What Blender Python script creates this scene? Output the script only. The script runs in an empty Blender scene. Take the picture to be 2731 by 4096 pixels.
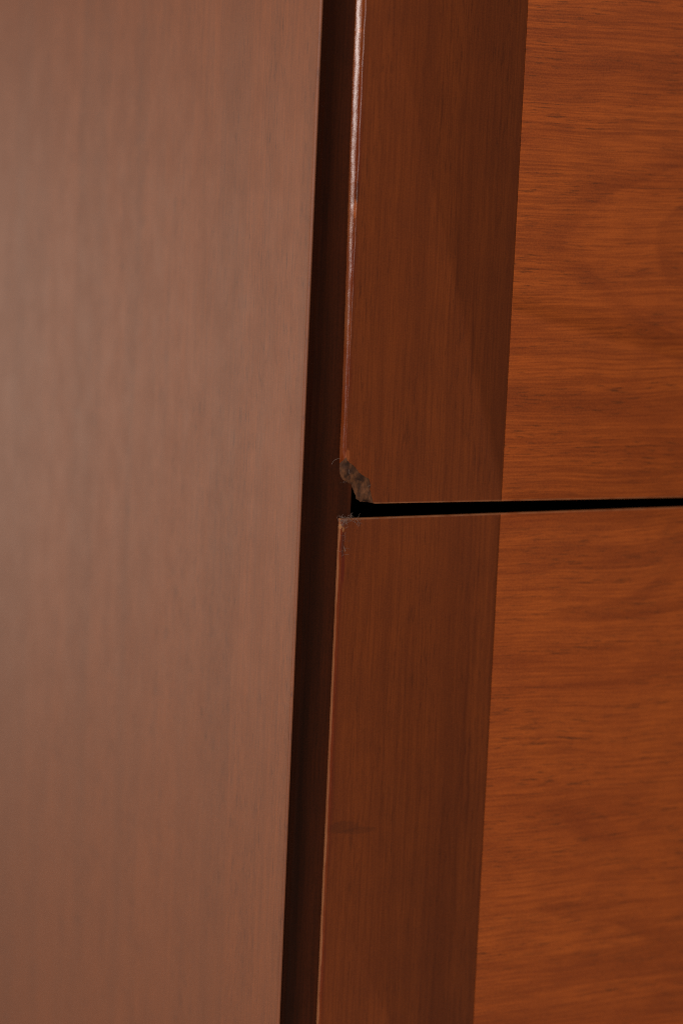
import bpy, math, random
from mathutils import Vector, Matrix, noise

random.seed(7)
scene = bpy.context.scene
OFF = 0.535                      # height of the local zero above the floor

# ------------------------------------------------------------------ camera
PITCH, YAW, ROLL = 0.13874, 0.48004, 0.04431
fw = Vector((math.sin(YAW)*math.cos(PITCH), math.cos(YAW)*math.cos(PITCH), -math.sin(PITCH)))
r0 = Vector((math.cos(YAW), -math.sin(YAW), 0)); u0 = r0.cross(fw)
rr = math.cos(ROLL)*r0 + math.sin(ROLL)*u0
uu = -math.sin(ROLL)*r0 + math.cos(ROLL)*u0
cam_data = bpy.data.cameras.new('camera'); cam = bpy.data.objects.new('camera', cam_data)
scene.collection.objects.link(cam)
cam.matrix_world = Matrix(((rr.x, uu.x, -fw.x, -0.36131), (rr.y, uu.y, -fw.y, -0.69293),
                           (rr.z, uu.z, -fw.z, 0.17120+OFF), (0, 0, 0, 1)))
cam_data.sensor_fit = 'VERTICAL'; cam_data.sensor_height = 36; cam_data.lens = 85
cam_data.clip_start = 0.02; cam_data.clip_end = 100
cam_data.dof.use_dof = True; cam_data.dof.focus_distance = 0.792; cam_data.dof.aperture_fstop = 6.3
scene.camera = cam

# ------------------------------------------------------------------ world and lamps
world = bpy.data.worlds.new('World'); scene.world = world; world.use_nodes = True
bg = world.node_tree.nodes['Background']
bg.inputs[0].default_value = (1.0, 0.93, 0.86, 1); bg.inputs[1].default_value = 0.11

def area_lamp(name, loc, target, w, h, power, col):
    d = bpy.data.lights.new(name, 'AREA'); d.shape = 'RECTANGLE'; d.size = w; d.size_y = h
    d.energy = power; d.color = col
    o = bpy.data.objects.new(name, d); scene.collection.objects.link(o)
    o.location = loc
    o.rotation_euler = (Vector(target) - Vector(loc)).to_track_quat('-Z', 'Y').to_euler()
    return o
# tall window to the left of the chest, added lamps: side panel sheen from behind left, weak fill in front
area_lamp('window_lamp', (-2.1, -1.09, 1.20), (0, 0, 1.20), 0.6, 1.0, 58, (1.0, 0.94, 0.90))
area_lamp('sheen_lamp', (-1.3, 2.6, 0.40), (-0.5, 1.0, 0.1), 2.4, 0.78, 14.5, (1.0, 0.84, 0.68))
area_lamp('fill_lamp', (0.3, -3.0, 2.2), (0.1, 0, 0.5), 1.4, 1.0, 16, (1.0, 0.90, 0.78))

scene.view_settings.view_transform = 'Standard'; scene.view_settings.look = 'None'
scene.view_settings.exposure = 0.0; scene.view_settings.gamma = 1.0
scene.view_settings.use_curve_mapping = False
scene.render.engine = 'CYCLES'
scene.cycles.use_denoising = False     # keep the fine wood texture and a little grain
scene.cycles.filter_width = 1.15
scene.cycles.use_adaptive_sampling = False
scene.cycles.sample_clamp_indirect = 3.0

# ------------------------------------------------------------------ materials
def srgb(r, g, b):
    f = lambda c: (c/255/12.92) if c/255 <= 0.04045 else ((c/255+0.055)/1.055)**2.4
    return (f(r), f(g), f(b), 1)

class NT:
    def __init__(self, name):
        self.m = bpy.data.materials.new(name); self.m.use_nodes = True
        self.t = self.m.node_tree; self.n = self.t.nodes
        self.b = self.n['Principled BSDF']
    def link(self, a, b): self.t.links.new(a, b)
    def node(self, typ, **kw):
        x = self.n.new(typ)
        for k, v in kw.items(): setattr(x, k, v)
        return x
    def put(self, sock, v):
        if hasattr(v, 'is_output'): self.link(v, sock)
        else: sock.default_value = v
    def math(self, op, a, b=0.0, c=0.0, clamp=False):
        x = self.node('ShaderNodeMath', operation=op, use_clamp=clamp)
        for i, v in enumerate((a, b, c)): self.put(x.inputs[i], v)
        return x.outputs[0]
    def vmath(self, op, a, b):
        x = self.node('ShaderNodeVectorMath', operation=op)
        self.put(x.inputs[0], a); self.put(x.inputs[1], b)
        return x.outputs[0]
    def noise(self, vec, scale=1.0, detail=2.0, rough=0.5, dist=0.0):
        x = self.node('ShaderNodeTexNoise')
        self.put(x.inputs['Vector'], vec); x.inputs['Scale'].default_value = scale
        x.inputs['Detail'].default_value = detail; x.inputs['Roughness'].default_value = rough
        x.inputs['Distortion'].default_value = dist
        return x.outputs[0]
    def ramp(self, v, lo, hi, a=0.0, b=1.0):
        x = self.node('ShaderNodeMapRange', interpolation_type='SMOOTHSTEP')
        self.put(x.inputs[0], v)
        for i, k in enumerate((lo, hi, a, b)): self.put(x.inputs[i+1], k)
        return x.outputs[0]
    def mix(self, fac, a, b, mode='MIX'):
        x = self.node('ShaderNodeMix', data_type='RGBA', blend_type=mode)
        self.put(x.inputs[0], fac); self.put(x.inputs[6], a); self.put(x.inputs[7], b)
        return x.outputs[2]

def wood(name, axis, mid, light, dark, pore, rough, seed, figure=0.7, pores=0.6, marks=(), spec=0.5,
         fib_amt=0.5, fine=1.0, lines=(), bump=0.15, arris=None, zedge=None, rings=None, kb=5, bamt=0.6):
    """axis: grain direction 'X' or 'Z'.  marks: (centre mm, radii mm, colour, amount) wear spots."""
    N = NT(name)
    co = N.node('ShaderNodeTexCoord').outputs['Object']
    sp = N.node('ShaderNodeSeparateXYZ'); N.link(co, sp.inputs[0])
    X, Y, Z = sp.outputs
    g, p = (X, Z) if axis == 'X' else (Z, None)
    if p is None:
        p = N.math('ADD', X, Y)          # across the grain, works on front and side faces
    # slow wander of the grain
    base = N.node('ShaderNodeCombineXYZ'); N.put(base.inputs[0], g); N.put(base.inputs[1], p)
    base.inputs[2].default_value = seed
    wv = N.vmath('MULTIPLY', base.outputs[0], (7.0, 16.0, 1.0))
    w1 = N.math('SUBTRACT', N.noise(wv, 1, 2), 0.5)
    wv2 = N.vmath('MULTIPLY', base.outputs[0], (30.0, 60.0, 1.0))
    w2 = N.math('SUBTRACT', N.noise(wv2, 1, 1), 0.5)
    pw = N.math('ADD', p, N.math('ADD', N.math('MULTIPLY', w1, 0.034*figure), N.math('MULTIPLY', w2, 0.0012)))
    def vec(kg, kp, s):
        c = N.node('ShaderNodeCombineXYZ')
        N.put(c.inputs[0], N.math('MULTIPLY', g, kg)); N.put(c.inputs[1], N.math('MULTIPLY', pw, kp))
        c.inputs[2].default_value = seed + s
        return c.outputs[0]
    broad = N.noise(vec(kb, 75, 1.3), 1, 3, 0.55)
    if rings:                            # cathedral figure: growth rings round a heart line
        cx_, cz_, ax_ = rings
        dx = N.math('MULTIPLY', N.math('SUBTRACT', X, cx_), ax_); dz_ = N.math('SUBTRACT', Z, cz_)
        rad = N.math('SQRT', N.math('ADD', N.math('MULTIPLY', dx, dx), N.math('MULTIPLY', dz_, dz_)))
        rad = N.math('ADD', rad, N.math('ADD', N.math('MULTIPLY', w1, 0.03), N.math('MULTIPLY', w2, 0.004)))
        rv = N.node('ShaderNodeCombineXYZ'); N.put(rv.inputs[0], N.math('MULTIPLY', rad, 85.0)); N.put(rv.inputs[1], N.math('MULTIPLY', g, 6.0)); rv.inputs[2].default_value = seed
        lv = N.node('ShaderNodeCombineXYZ'); N.put(lv.inputs[0], N.math('MULTIPLY', rad, 34.0)); N.put(lv.inputs[1], N.math('MULTIPLY', g, 4.0)); lv.inputs[2].default_value = seed+60
        gl = N.math('SUBTRACT', N.noise(lv.outputs[0], 1, 1, 0.4), 0.5)
        ringline = N.math('MULTIPLY', N.ramp(gl, -0.012, 0.0), N.ramp(gl, 0.0, 0.07, 1, 0))
        broad = N.math('ADD', N.math('MULTIPLY', broad, 0.35), N.math('MULTIPLY', N.noise(rv.outputs[0], 1, 3, 0.6), 0.65))
    fib = N.noise(vec(15, 1000*fine, 2.1), 1, 3, 0.6)
    fib2 = N.noise(vec(60, 2300*fine, 5.1), 1, 2, 0.6)
    por = N.noise(vec(130, 1500*fine, 3.7), 1, 3, 0.6)
    zone = N.noise(vec(16, 110, 8.2), 1, 2, 0.5)
    mot = N.noise(N.vmath('MULTIPLY', base.outputs[0], (70.0, 90.0, 1.0)), 1, 3, 0.6)
    col = N.mix(N.ramp(broad, 0.35, 0.72), light, mid)
    col = N.mix(N.math('MULTIPLY', N.ramp(broad, 0.54, 0.72), bamt), col, dark)
    col = N.mix(N.math('MULTIPLY', N.ramp(fib, 0.43, 0.64), fib_amt*0.9), col, dark)
    col = N.mix(N.math('MULTIPLY', N.ramp(fib2, 0.44, 0.62), fib_amt*0.85), col, dark)
    col = N.mix(N.math('MULTIPLY', N.ramp(mot, 0.35, 0.7), 0.28), col, dark)
    if rings:
        col = N.mix(N.math('MULTIPLY', N.math('MULTIPLY', ringline, N.ramp(zone, 0.3, 0.6, 0.3, 1.0)), 0.5), col, dark)
    pm = N.math('MULTIPLY', N.ramp(por, 0.53, 0.70), N.ramp(zone, 0.36, 0.62, 0.15, 1.0))
    col = N.mix(N.math('MULTIPLY', pm, pores), col, pore)
    gr = N.noise(co, 1700, 2, 0.7)
    col = N.mix(0.22, col, N.mix(N.ramp(gr, 0.35, 0.65), dark, light))
    # drawn grain lines: (p0 mm, z0, z1, width mm, amount)
    for i, (p0, z0, z1, wd, am) in enumerate(lines):
        wob = N.math('MULTIPLY', N.math('SUBTRACT', N.noise(vec(26, 0, 20+i), 1, 2), 0.5), 0.005)
        d = N.math('ABSOLUTE', N.math('SUBTRACT', N.math('ADD', X, wob), p0*1e-3))
        a = N.math('MULTIPLY', N.ramp(d, 0.0, wd*1e-3, 1, 0), N.ramp(Z, z0*1e-3, (z0+18)*1e-3))
        a = N.math('MULTIPLY', a, N.ramp(Z, (z1-18)*1e-3, z1*1e-3, 1, 0))
        a = N.math('MULTIPLY', a, N.ramp(N.noise(vec(40, 200, 30+i), 1, 2), 0.3, 0.6))
        col = N.mix(N.math('MULTIPLY', a, am), col, dark)
    rgh = N.math('ADD', rough-0.05, N.math('MULTIPLY', mot, 0.10))
    hgt = N.math('ADD', N.math('MULTIPLY', fib, 0.5), N.math('MULTIPLY', por, -0.4))
    if arris:                            # orange-peel and dents in the lacquer of the rounded edge
        ke = N.ramp(X, (arris[0]+arris[1]*0.75)*1e-3, (arris[0]+arris[1]+0.2)*1e-3, 1, 0)
        pit = N.noise(N.vmath('MULTIPLY', co, (2200.0, 2200.0, 700.0)), 1, 3, 0.6)
        hgt = N.math('ADD', hgt, N.math('MULTIPLY', ke, N.math('MULTIPLY', pit, 2.2)))
    for c, rad, colr, amt in marks:
        q = N.vmath('DIVIDE', N.vmath('SUBTRACT', co, tuple(v*1e-3 for v in c)), tuple(v*1e-3 for v in rad))
        ln = N.node('ShaderNodeVectorMath', operation='LENGTH'); N.link(q, ln.inputs[0])
        dd = N.math('ADD', ln.outputs['Value'], N.math('MULTIPLY', N.math('SUBTRACT', N.noise(co, 900, 3, 0.6), 0.5), 0.9))
        k = N.math('MULTIPLY', N.ramp(dd, 0.75, 1.1, 1, 0), amt)
        col = N.mix(k, col, colr)
        rgh = N.math('MAXIMUM', rgh, N.math('MULTIPLY', k, 0.6))
    if arris:                            # glossy rounded edge, polish rubbed pale on its outer line and red beside it
        xo, wd, pale = arris
        ragged = N.math('ADD', X, N.math('MULTIPLY', N.math('SUBTRACT', N.noise(vec(90, 30, 44), 1, 3), 0.5), 0.0010))
        k = N.math('MULTIPLY', N.ramp(ragged, (xo+wd)*1e-3, (xo+wd+1.6)*1e-3, 1, 0), N.ramp(N.noise(vec(30, 10, 41), 1, 3), 0.35, 0.60))
        col = N.mix(N.math('MULTIPLY', k, 0.45), col, RED)
        k = N.math('MULTIPLY', N.ramp(ragged, (xo+wd*0.15)*1e-3, (xo+wd*0.5)*1e-3, 1, 0), N.ramp(N.noise(vec(24, 10, 47), 1, 3), 0.30, 0.55, 0.35, 1.0))
        col = N.mix(N.math('MULTIPLY', k, pale), col, srgb(150, 100, 66))
        k = N.ramp(X, (xo+wd*0.75)*1e-3, (xo+wd+0.2)*1e-3, 1, 0)
        rgh = N.math('ADD', N.math('MULTIPLY', rgh, N.math('SUBTRACT', 1.0, k)), N.math('MULTIPLY', k, N.math('ADD', 0.13, N.math('MULTIPLY', fib, 0.14))))
    if zedge:                            # lit lip: highlight put into the colour along a horizontal arris, with more gloss
        z0, sl, sg = zedge
        dz = N.math('MULTIPLY', N.math('SUBTRACT', Z, N.math('ADD', z0*1e-3, N.math('MULTIPLY', X, sl))), sg)
        k = N.math('MULTIPLY', N.ramp(dz, -0.65e-3, -0.15e-3), N.ramp(N.noise(N.vmath('MULTIPLY', co, (160.0, 0.0, 0.0)), 1, 3), 0.3, 0.6, 0.3, 1.0))
        col = N.mix(N.math('MULTIPLY', k, 0.6), col, srgb(168, 112, 76))
        rgh = N.math('SUBTRACT', rgh, N.math('MULTIPLY', k, 0.15))
    N.put(N.b.inputs['Base Color'], col); N.put(N.b.inputs['Roughness'], rgh)
    N.b.inputs['Specular IOR Level'].default_value = spec
    bp = N.node('ShaderNodeBump'); bp.inputs['Strength'].default_value = bump; bp.inputs['Distance'].default_value = 0.00012
    N.put(bp.inputs['Height'], hgt); N.link(bp.outputs[0], N.b.inputs['Normal'])
    return N.m

TAN = srgb(176, 120, 66); ORANGE = srgb(150, 78, 36); RED = srgb(92, 27, 11); SCUFF = srgb(52, 26, 15)
BAND = dict(mid=srgb(112, 51, 18), light=srgb(122, 57, 20), dark=srgb(84, 35, 11), pore=srgb(50, 20, 8))
FIELD = dict(mid=srgb(146, 66, 20), light=srgb(162, 78, 25), dark=srgb(98, 38, 9), pore=srgb(60, 31, 12))
m_band_up = wood('banding_wood_upper', 'Z', rough=0.40, seed=3.0, figure=0.05, kb=1.8, bamt=0.35, pores=0.5, fib_amt=0.42, spec=0.3, **BAND,
    marks=[((-0.3, 0.6, 160.4), (0.55, 1.5, 3.6), ORANGE, 0.9), ((0.1, 0.3, 166), (0.7, 1.5, 4.0), SCUFF, 0.6),
           ((-1.2, 1.0, 216.7), (0.5, 1.5, 0.9), ORANGE, 0.9), ((0.8, 0, 80.5), (0.8, 1.5, 2.4), ORANGE, 0.8)],
    lines=[(45.6, 92, 140, 0.55, 0.9), (47.2, 150, 200, 0.7, 0.5), (38, 100, 235, 1.3, 0.3)], arris=(-1.35, 1.35, 0.22), zedge=(64.6, -0.005, -1))
m_band_lo = wood('banding_wood_lower', 'Z', rough=0.40, seed=9.4, figure=0.05, kb=1.8, bamt=0.35, pores=0.5, fib_amt=0.42, spec=0.3, **BAND,
    marks=[((0.15, 1.6, 57.1), (0.42, 1.6, 0.9), TAN, 0.95), ((0.95, 1.2, 56.1), (0.35, 1.6, 1.0), TAN, 0.95),
           ((1.0, 1.2, 51), (0.6, 1.2, 5.0), SCUFF, 0.8), ((1.5, 1.2, 43.0), (0.6, 1.2, 5.5), RED, 0.8),
           ((6.0, 1.2, -44.6), (6.5, 2, 2.2), SCUFF, 0.28), ((12.0, 1.2, -46.2), (7.0, 2, 1.2), SCUFF, 0.25)],
    lines=[(53.4, -60, 56, 0.9, 0.75), (50.6, -90, 40, 1.0, 0.65), (47.5, -80, 20, 0.8, 0.45)], arris=(-0.12, 0.72, 0.55), zedge=(59.7, 0.005, 1))
m_field_up = wood('field_veneer_upper', 'X', zedge=(64.6, -0.005, -1), rough=0.42, seed=14.2, figure=0.4, pores=0.85, fib_amt=0.55, spec=0.28, rings=(0.33, 0.150, 0.15), **FIELD)
m_field_lo = wood('field_veneer_lower', 'X', zedge=(59.7, 0.005, 1), rough=0.42, seed=27.9, figure=0.4, pores=0.8, fib_amt=0.48, spec=0.3, rings=(0.50, -0.03, 0.10), **FIELD)
m_side = wood('side_panel_wood', 'Z', mid=srgb(115, 61, 29), light=srgb(127, 66, 29), dark=srgb(97, 51, 26), pore=srgb(58, 28, 14),
              rough=0.55, seed=40.3, figure=0.04, kb=1.6, bamt=0.12, pores=0.95, fib_amt=0.55, fine=1.3)
m_strip = wood('dark_edge_wood', 'Z', mid=srgb(58, 23, 8), light=srgb(72, 30, 11), dark=srgb(38, 16, 6), pore=srgb(20, 10, 6),
               rough=0.42, seed=51.0, figure=0.12, pores=0.3, fib_amt=0.5, spec=0.15)

def raw_wood():
    N = NT('broken_raw_wood'); co = N.node('ShaderNodeTexCoord').outputs['Object']
    s = N.vmath('MULTIPLY', co, (1.0, 1.0, 0.3))
    a = N.noise(s, 700, 4, 0.65); b = N.noise(co, 330, 2, 0.5)
    col = N.mix(N.ramp(a, 0.34, 0.72), srgb(38, 21, 12), srgb(98, 60, 35))
    col = N.mix(N.math('MULTIPLY', N.ramp(b, 0.45, 0.62), 0.5), col, srgb(62, 38, 26))
    N.put(N.b.inputs['Base Color'], col); N.b.inputs['Roughness'].default_value = 0.85
    N.b.inputs['Specular IOR Level'].default_value = 0.2
    bp = N.node('ShaderNodeBump'); bp.inputs['Strength'].default_value = 0.7; bp.inputs['Distance'].default_value = 0.0004
    N.put(bp.inputs['Height'], a); N.link(bp.outputs[0], N.b.inputs['Normal'])
    return N.m
m_raw = raw_wood()

def plain(name, col, rough, var=0.25, scale=300, spec=0.3):
    N = NT(name); co = N.node('ShaderNodeTexCoord').outputs['Object']
    a = N.noise(co, scale, 3, 0.6)
    d = tuple(c*(1-var) for c in col[:3]) + (1,)
    N.put(N.b.inputs['Base Color'], N.mix(a, d, col)); N.b.inputs['Roughness'].default_value = rough
    N.b.inputs['Specular IOR Level'].default_value = spec
    return N.m
m_box = plain('dark_drawer_wood', srgb(22, 14, 9), 0.8, 0.4, 120, 0.1)
m_dust = plain('grey_dust', srgb(150, 128, 116), 0.9, 0.3, 900, 0.1)
m_floor = plain('pale_floor', srgb(206, 196, 184), 0.6, 0.12, 6, 0.3)

# ------------------------------------------------------------------ mesh helpers
def make(name, verts, faces, mat, parent=None, smooth=30):
    me = bpy.data.meshes.new(name)
    me.from_pydata(verts, [], faces); me.update()
    me.materials.append(mat)
    if smooth:
        me.polygons.foreach_set('use_smooth', [True]*len(me.polygons))
        me.set_sharp_from_angle(angle=math.radians(smooth))
    o = bpy.data.objects.new(name, me); scene.collection.objects.link(o)
    if parent: o.parent = parent
    return o

def box(v, f, x0, x1, y0, y1, z0, z1):
    b = len(v)
    v += [(x0,y0,z0),(x1,y0,z0),(x1,y1,z0),(x0,y1,z0),(x0,y0,z1),(x1,y0,z1),(x1,y1,z1),(x0,y1,z1)]
    f += [tuple(b+i for i in q) for q in ((0,3,2,1),(4,5,6,7),(0,1,5,4),(1,2,6,5),(2,3,7,6),(3,0,4,7))]

def n3(x, y, z): return noise.noise(Vector((x, y, z)))

MM = 1e-3
def resample(pts, n):
    L = [0]
    for a, b in zip(pts, pts[1:]): L.append(L[-1] + math.dist(a, b))
    out = []
    for i in range(n):
        t = L[-1]*i/(n-1); k = max(j for j in range(len(L)-1) if L[j] <= t + 1e-9)
        s = (t - L[k])/max(1e-9, L[k+1]-L[k])
        out.append((pts[k][0]+(pts[k+1][0]-pts[k][0])*s, pts[k][1]+(pts[k+1][1]-pts[k][1])*s))
    return out

def edge_profile(kind):
    """list of (depth, inset) in mm from the face back, one list for every kind has the same depths"""
    depths = [0, .04, .12, .22, .30, .36, .42, .50, .62, .78, .95, 1.12, 1.4]
    out = []
    for d in depths:
        if kind == 'round':              # small bead, a narrow ledge, then a rounded edge
            if d <= .22: i = 1.35 - .14*math.sin(math.pi/2*d/.22)
            elif d <= .30: i = 1.21 - .36*(d-.22)/.08
            elif d <= 1.12:              # lightly crowned chamfer
                c = (d-.30)/.82; i = .85*(1-c) - .06*math.sin(math.pi*c)
                i = max(i, 0)
            else: i = 0
        elif kind == 'slim':
            if d <= .22: i = .72 - .10*math.sin(math.pi/2*d/.22)
            elif d <= .30: i = .62 - .18*(d-.22)/.08
            else:
                c = max(0, 1-(d-.30)/.5); i = .44*(1-math.sqrt(max(0, 1-c*c)))
        elif kind == 'arris':
            c = max(0, 1-d/.7); i = .7*(1-math.sqrt(max(0, 1-c*c)))
        elif kind == 'fine':
            c = max(0, 1-d/.22); i = .22*(1-math.sqrt(max(0, 1-c*c)))
        else:                            # veneer joint
            c = max(0, 1-d/.12); i = .10*(1-math.sqrt(max(0, 1-c*c)))
        out.append((d, i))
    return out

def slab(name, mat, parent, x0, x1, zb, zt, yf, lip, edges, seed, chip=None, jit=0.08):
    """a lipped front piece: x0..x1, zb(x)/zt(x) bottom and top edges, face at yf, thickness lip (mm).
    edges: profile kinds for left, right, bottom, top.  chip: (front outline, back outline) at bottom left."""
    P = {k: edge_profile(v) for k, v in zip(('l', 'r', 'b', 't'), edges)}
    nlev = len(P['l'])
    ring = []                            # (x, z, left?, right?, bottom?, top?, chipindex)
    nz, nx = 150, max(8, int((x1-x0)/0.9) if x1-x0 < 100 else 120)
    if chip:
        Fo, Bo = resample(chip[0], 34), resample(chip[1], 34)
        for i in range(34): ring.append(('c', i))
        xb0, zl0 = chip[0][-1][0], chip[0][0][1]
    else:
        xb0, zl0 = x0, zb(x0)
    k0 = 1 if chip else 0
    for i in range(k0, nx+1):
        x = xb0 + (x1-xb0)*i/nx; ring.append(('e', x, zb(x), i == 0, i == nx, True, False))
    for i in range(1, nz+1):
        z = zb(x1) + (zt(x1)-zb(x1))*i/nz; ring.append(('e', x1, z, False, True, False, i == nz))
    nxt = max(8, nx)
    for i in range(1, nxt+1):
        x = x1 + (x0-x1)*i/nxt; ring.append(('e', x, zt(x), i == nxt, False, False, True))
    for i in range(1, nz):
        z = zt(x0) + (zl0-zt(x0))*i/nz; ring.append(('e', x0, z, True, False, False, False))
    n = len(ring)
    verts, faces, cf = [], [], []
    for lv in range(nlev+1):
        for v in ring:
            back = lv == nlev
            d = lip if back else P['l'][lv][0]
            if v[0] == 'c':
                s = d/lip; i = v[1]
                fx, fz = Fo[i]; bx, bz = Bo[i]
                e = math.sin(math.pi*s)*(0 if i in (0, 33) else 1)
                ss = s**0.8
                x = fx+(bx-fx)*ss + e*0.5*n3(i*.45, d*2.2, seed) + 0.30*n3(i*.9, 3, seed)*(i not in (0, 33))
                z = fz+(bz-fz)*ss + e*0.5*n3(i*.45, d*2.2, seed+9) + 0.30*n3(i*.9, 8, seed)*(i not in (0, 33))
                z = max(z, zb(x)+.02)
                verts.append((x*MM, (yf+d)*MM, z*MM)); continue
            _, x, z, l, r, b, t = v; z0_ = z
            k = min(lv, nlev-1)
            if l:
                wv = 1 + .2*n3(z*.11, seed, 1)
                if P['l'][0][1] > 1:     # the rounding widens towards the top of the chipped drawer
                    gr = min(1, max(0, (z-90)/125)); S = .6 + 1.0*gr*gr*(3-2*gr); wv *= S; x += 1.35*(1-S); d = d if back else d*S
                x += P['l'][k][1]*wv + jit*n3(z*.9, seed, 5)*1.0 + jit*1.3*max(0, n3(z*.35, seed, 2)-.25)*4*(1 if k < 9 else 0)
            if r: x -= P['r'][k][1]
            if b: z += P['b'][k][1]*(1+.5*n3(x*.4, seed, 3)) + .04*n3(x*1.2, seed, 4)
            if t: z -= P['t'][k][1]*(1+.5*n3(x*.4, seed, 3)) + .04*n3(x*1.2, seed, 6)
            verts.append((x*MM, (yf+d)*MM, z*MM))
    faces.append(tuple(range(n)))
    for lv in range(nlev):
        for i in range(n):
            j = (i+1) % n
            q = (lv*n+i, (lv+1)*n+i, (lv+1)*n+j, lv*n+j)
            if ring[i][0] == 'c' and ring[j][0] == 'c': cf.append(q)
            else: faces.append(q)
    faces.append(tuple(reversed([nlev*n+i for i in range(n)])))
    o = make(name, verts, faces, mat, parent)
    if cf:
        used = sorted({i for q in cf for i in q}); mp = {u: k for k, u in enumerate(used)}
        make('chip_scar', [verts[u] for u in used], [tuple(mp[i] for i in q) for q in cf], m_raw, parent, 50)
    return o

# ------------------------------------------------------------------ floor
fl = make('floor', [(-6,-6,-OFF),(6,-6,-OFF),(6,6,-OFF),(-6,6,-OFF)], [(0,1,2,3)], m_floor, None, 0)
fl.location.z = OFF; fl['kind'] = 'structure'

# ------------------------------------------------------------------ chest
chest = bpy.data.objects.new('chest_of_drawers', None); scene.collection.objects.link(chest)
chest.location = (0, 0, OFF)
chest['label'] = 'reddish brown wooden chest with two-tone veneered drawers and dark front edge'
chest['category'] = 'chest of drawers'

XE, YA, XS, YS = -17.2, -2.5, 4.16, 2.65        # side panel arris, inner end of the dark strip (mm)
WID, DEP, ZLO, ZHI = 780, 440, -480, 560
# side panel: outer skin with rounded arris, core behind the dark strip
def side_panel(mirror=False):
    R = 0.8
    prof = [(XE, DEP), (XE, 300), (XE, 200), (XE, 120), (XE, 60), (XE, 30), (XE, 12), (XE, YA+R+1.5)]
    for k in range(0, 7):
        a = math.radians(15*k); prof.append((XE+R*(1-math.cos(a)), YA+R*(1-math.sin(a))))
    prof += [(XE+R+.05, YA+.9), (XE+R+3, YS+.8), (XS-.1, YS+.8), (XS-.1, DEP)]
    nz = 80; v, f = [], []; n = len(prof)
    for k in range(nz+1):
        z = ZLO + (ZHI-ZLO)*k/nz
        for x, y in prof:
            jx = 0.0
            X = x if not mirror else WID - x
            v.append((X*MM, y*MM, z*MM))
    for k in range(nz):
        for i in range(n):
            j = (i+1) % n; q = (k*n+i, k*n+j, (k+1)*n+j, (k+1)*n+i)
            f.append(q if not mirror else q[::-1])
    b, t = tuple(range(n-1, -1, -1)), tuple(nz*n+i for i in range(n))
    f += [b, t] if not mirror else [b[::-1], t[::-1]]
    o = make('side_panel', v, f, m_side, chest)
    # dark strip, a thin band on the bevelled front edge
    v, f = [], []; prof = []
    for k in range(17):
        s = (k/16)**1.5; x = XE+R+.05 + (XS-XE-R-.05)*s
        y = YA + .02 + (YS-YA)*(1-math.exp(-6*s))/(1-math.exp(-6))      # hollowed: steep beside the arris, flat at the drawers
        prof.append((x, y))
    prof += [(XS, YS+.6), (XE+R+7, YS+.6), (XE+R+.05, YA+.7)]
    n = len(prof)
    for k in range(nz+1):
        z = ZLO + .4 + (ZHI-ZLO-.8)*k/nz
        for x, y in prof: v.append(((x if not mirror else WID-x)*MM, y*MM, z*MM))
    for k in range(nz):
        for i in range(n):
            j = (i+1) % n; q = (k*n+i, k*n+j, (k+1)*n+j, (k+1)*n+i)
            f.append(q if not mirror else q[::-1])
    b, t = tuple(range(n-1, -1, -1)), tuple(nz*n+i for i in range(n))
    f += [b, t] if not mirror else [b[::-1], t[::-1]]
    make('front_edge', v, f, m_strip, o)
side_panel(); side_panel(True)
v, f = [], []; box(v, f, (XE-4)*MM, (WID-XE+4)*MM, -.010, (DEP+2)*MM, (ZHI+.3)*MM, (ZHI+22)*MM); make('top_board', v, f, m_side, chest, 0)
v, f = [], []; box(v, f, (XS+.2)*MM, (WID-XS-.2)*MM, .004, (DEP-12)*MM, ZLO*MM, (ZLO+18)*MM); make('bottom_board', v, f, m_side, chest, 0)
v, f = [], []; box(v, f, (XS+.2)*MM, (WID-XS-.2)*MM, (DEP-10)*MM, (DEP-2)*MM, ZLO*MM, ZHI*MM); make('back_panel', v, f, m_box, chest, 0)
v, f = [], []; box(v, f, (XE+6)*MM, (WID-XE-6)*MM, .02, (DEP-4)*MM, -OFF, (ZLO-.3)*MM); make('plinth', v, f, m_strip, chest, 0)

chipF = [(0.35,80.2),(0.9,78.8),(2.31,77.95),(4.23,76.28),(5.22,75.03),(7.13,73.76),(9.02,72.9),(9.55,71.65),(9.68,69.17),(10.25,67.09),(11.11,64.75)]
chipB = [(-0.7,77.8),(-0.55,75.6),(-0.3,73.94),(0.6,72.45),(2.6,71.44),(4.02,70.75),(4.55,69.33),(5.58,67.24),(6.13,65.9),(7.56,64.95),(10.4,64.72)]

def drawer(zb0, zb1, zt0, zt1, yf, xl, kind, mband, mfield, chip=False, label=None, seed=1.0):
    """zb0/zb1: bottom edge height at x=0 and x=100 mm, zt likewise."""
    zb = lambda x: zb0 + (zb1-zb0)*min(x, 150)/100
    zt = lambda x: zt0 + (zt1-zt0)*min(x, 150)/100
    lip = 2.6 - yf
    v, f = [], []
    a, b = max(zb0, zb(150))+9, min(zt0, zt(150))-9
    box(v, f, .0135, (WID-13.5)*MM, (yf+lip+.05)*MM, .40, a*MM, b*MM)
    d = make('drawer', v, f, m_box, chest, 0)
    if label: d['label'] = label
    ins = edge_profile(kind)[0][1]
    slab('banding', mband, d, xl-ins, 60-.09+xl, zb, zt, yf, lip, (kind, 'joint', 'arris' if not chip else 'fine', 'arris'), seed,
         chip=(chipF, chipB) if chip else None)
    slab('field_panel', mfield, d, 60.09+xl, WID-60-xl, zb, zt, yf, lip, ('joint', 'joint', 'arris' if not chip else 'fine', 'arris'), seed+3, jit=0)
    # right-hand banding
    slab('banding', mband, d, WID-60-xl+.12, WID-xl, zb, zt, yf, lip, ('joint', 'arris', 'fine', 'arris'), seed+5, jit=0)
drawer(310.0, 310.0, 552, 552, 0, 0, 'round', m_band_lo, m_field_lo, seed=31)
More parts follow.
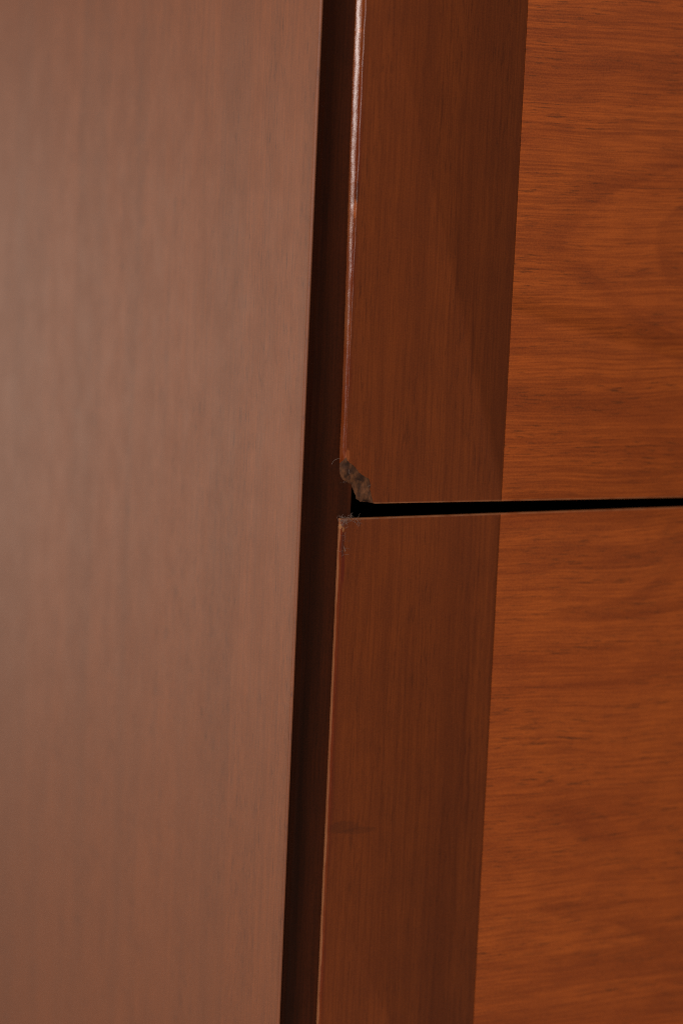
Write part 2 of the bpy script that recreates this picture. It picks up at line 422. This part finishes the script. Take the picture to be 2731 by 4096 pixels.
drawer(64.6, 64.1, 305.0, 305.0, 0.0, 0.0, 'round', m_band_up, m_field_up, True, 'drawer with a broken lower left corner', seed=11)
drawer(-180, -180, 59.7, 60.2, 1.1, 0.6, 'slim', m_band_lo, m_field_lo, False, 'drawer with a small worn tan spot at its upper left corner', seed=21)
drawer(-425, -425, -185, -185, 0.5, 0, 'slim', m_band_up, m_field_up, seed=41)

# ------------------------------------------------------------------ dust
def strand(v, f, pts, r):
    n = 4; base = len(v)
    for i, p in enumerate(pts):
        t = (Vector(pts[min(i+1, len(pts)-1)]) - Vector(pts[max(i-1, 0)])).normalized()
        a = t.orthogonal().normalized(); b = t.cross(a)
        for k in range(n):
            w = 2*math.pi*k/n; v.append(tuple((Vector(p) + (a*math.cos(w)+b*math.sin(w))*r)*MM))
    for i in range(len(pts)-1):
        for k in range(n):
            f.append((base+i*n+k, base+i*n+(k+1) % n, base+(i+1)*n+(k+1) % n, base+(i+1)*n+k))

def fluff(name, label, spots, extra, specks):
    v, f = [], []
    for (cx, cy, cz, sx, sy, sz, count, ln) in spots:
        for _ in range(count):
            p = Vector((random.gauss(cx, sx), random.gauss(cy, sy), random.gauss(cz, sz)))
            d = Vector((random.gauss(0, 1), random.gauss(0, .4), random.gauss(0, 1))).normalized()
            pts = []; L = ln*random.uniform(.5, 1.4)
            for k in range(7):
                pts.append(p.copy())
                d = (d + Vector((random.gauss(0, .35), random.gauss(0, .2), random.gauss(0, .35)))).normalized(); p += d*L/6
            strand(v, f, pts, random.uniform(.010, .028))
    for pts, r in extra: strand(v, f, [Vector(p) for p in pts], r)
    for (x, y, z, r) in specks:
        b = len(v)
        for q in ((1,0,0),(-1,0,0),(0,1,0),(0,-1,0),(0,0,1),(0,0,-1)):
            v.append(((x+q[0]*r*random.uniform(.7, 1.5))*MM, (y+q[1]*r)*MM, (z+q[2]*r*random.uniform(.6, 1.1))*MM))
        f += [tuple(b+i for i in t) for t in ((0,2,4),(2,1,4),(1,3,4),(3,0,4),(2,0,5),(1,2,5),(3,1,5),(0,3,5))]
    o = make(name, v, f, m_dust, None, 60); o.location.z = OFF
    o['label'] = label; o['category'] = 'dust'
    return o
top = lambda x: 59.7 + .005*x
specks = []
for i in range(70):
    x = abs(random.gauss(0, 22)) + 2.5
    if x < 58: specks.append((x, 1.2+random.uniform(0, .12), top(x)-.3+random.uniform(-.06, .08), random.choice((.03, .04, .05, .07, .12))))
fluff('dust_fluff', 'wisp of grey dust clinging to the upper left corner of the drawer below the gap',
      [(1.2, 1.3, 59.2, .8, .35, .4, 55, 1.9), (3.6, 1.5, 59.5, 1.5, .4, .25, 40, 1.8), (.6, 1.1, 57.8, .4, .3, .8, 36, 1.6),
       (1.4, 1.0, 51.2, .35, .1, 2.2, 18, 1.4), (6.3, 1.0, 58.3, .5, .1, .7, 14, 1.8)],
      [([(5.2,1.0,59.4),(6.1,.9,58.9),(6.7,.95,58.1),(6.9,1.0,57.2)], .04), ([(3.9,2,59.9),(4.3,2.2,61.0),(4.8,2.4,61.4)], .04),
       ([(-.6,1.5,60.6),(.4,1.3,60.1),(1.6,1.2,59.9),(3.2,1.3,60.0)], .04), ([(1.4,1.0,50.2),(1.8,1.0,49.4),(2.0,1.0,48.8)], .05)], specks)
fluff('dust_fluff', 'loose grey dust fibres caught in the broken drawer corner',
      [(1.2, 1.2, 76.8, .6, .5, .8, 9, 1.4), (4.6, 1.0, 74.0, .8, .4, .8, 5, 1.2), (8.6, .6, 70.5, .5, .3, 1.4, 7, 1.3), (1.0, 2.2, 71.8, .5, .2, .2, 6, 1.2)],
      [([(-4.2,1.4,77.6),(-3.9,1.0,78.6),(-3.2,.8,79.3),(-2.2,.8,79.6),(-1.1,1.0,79.4)], .035)], [])
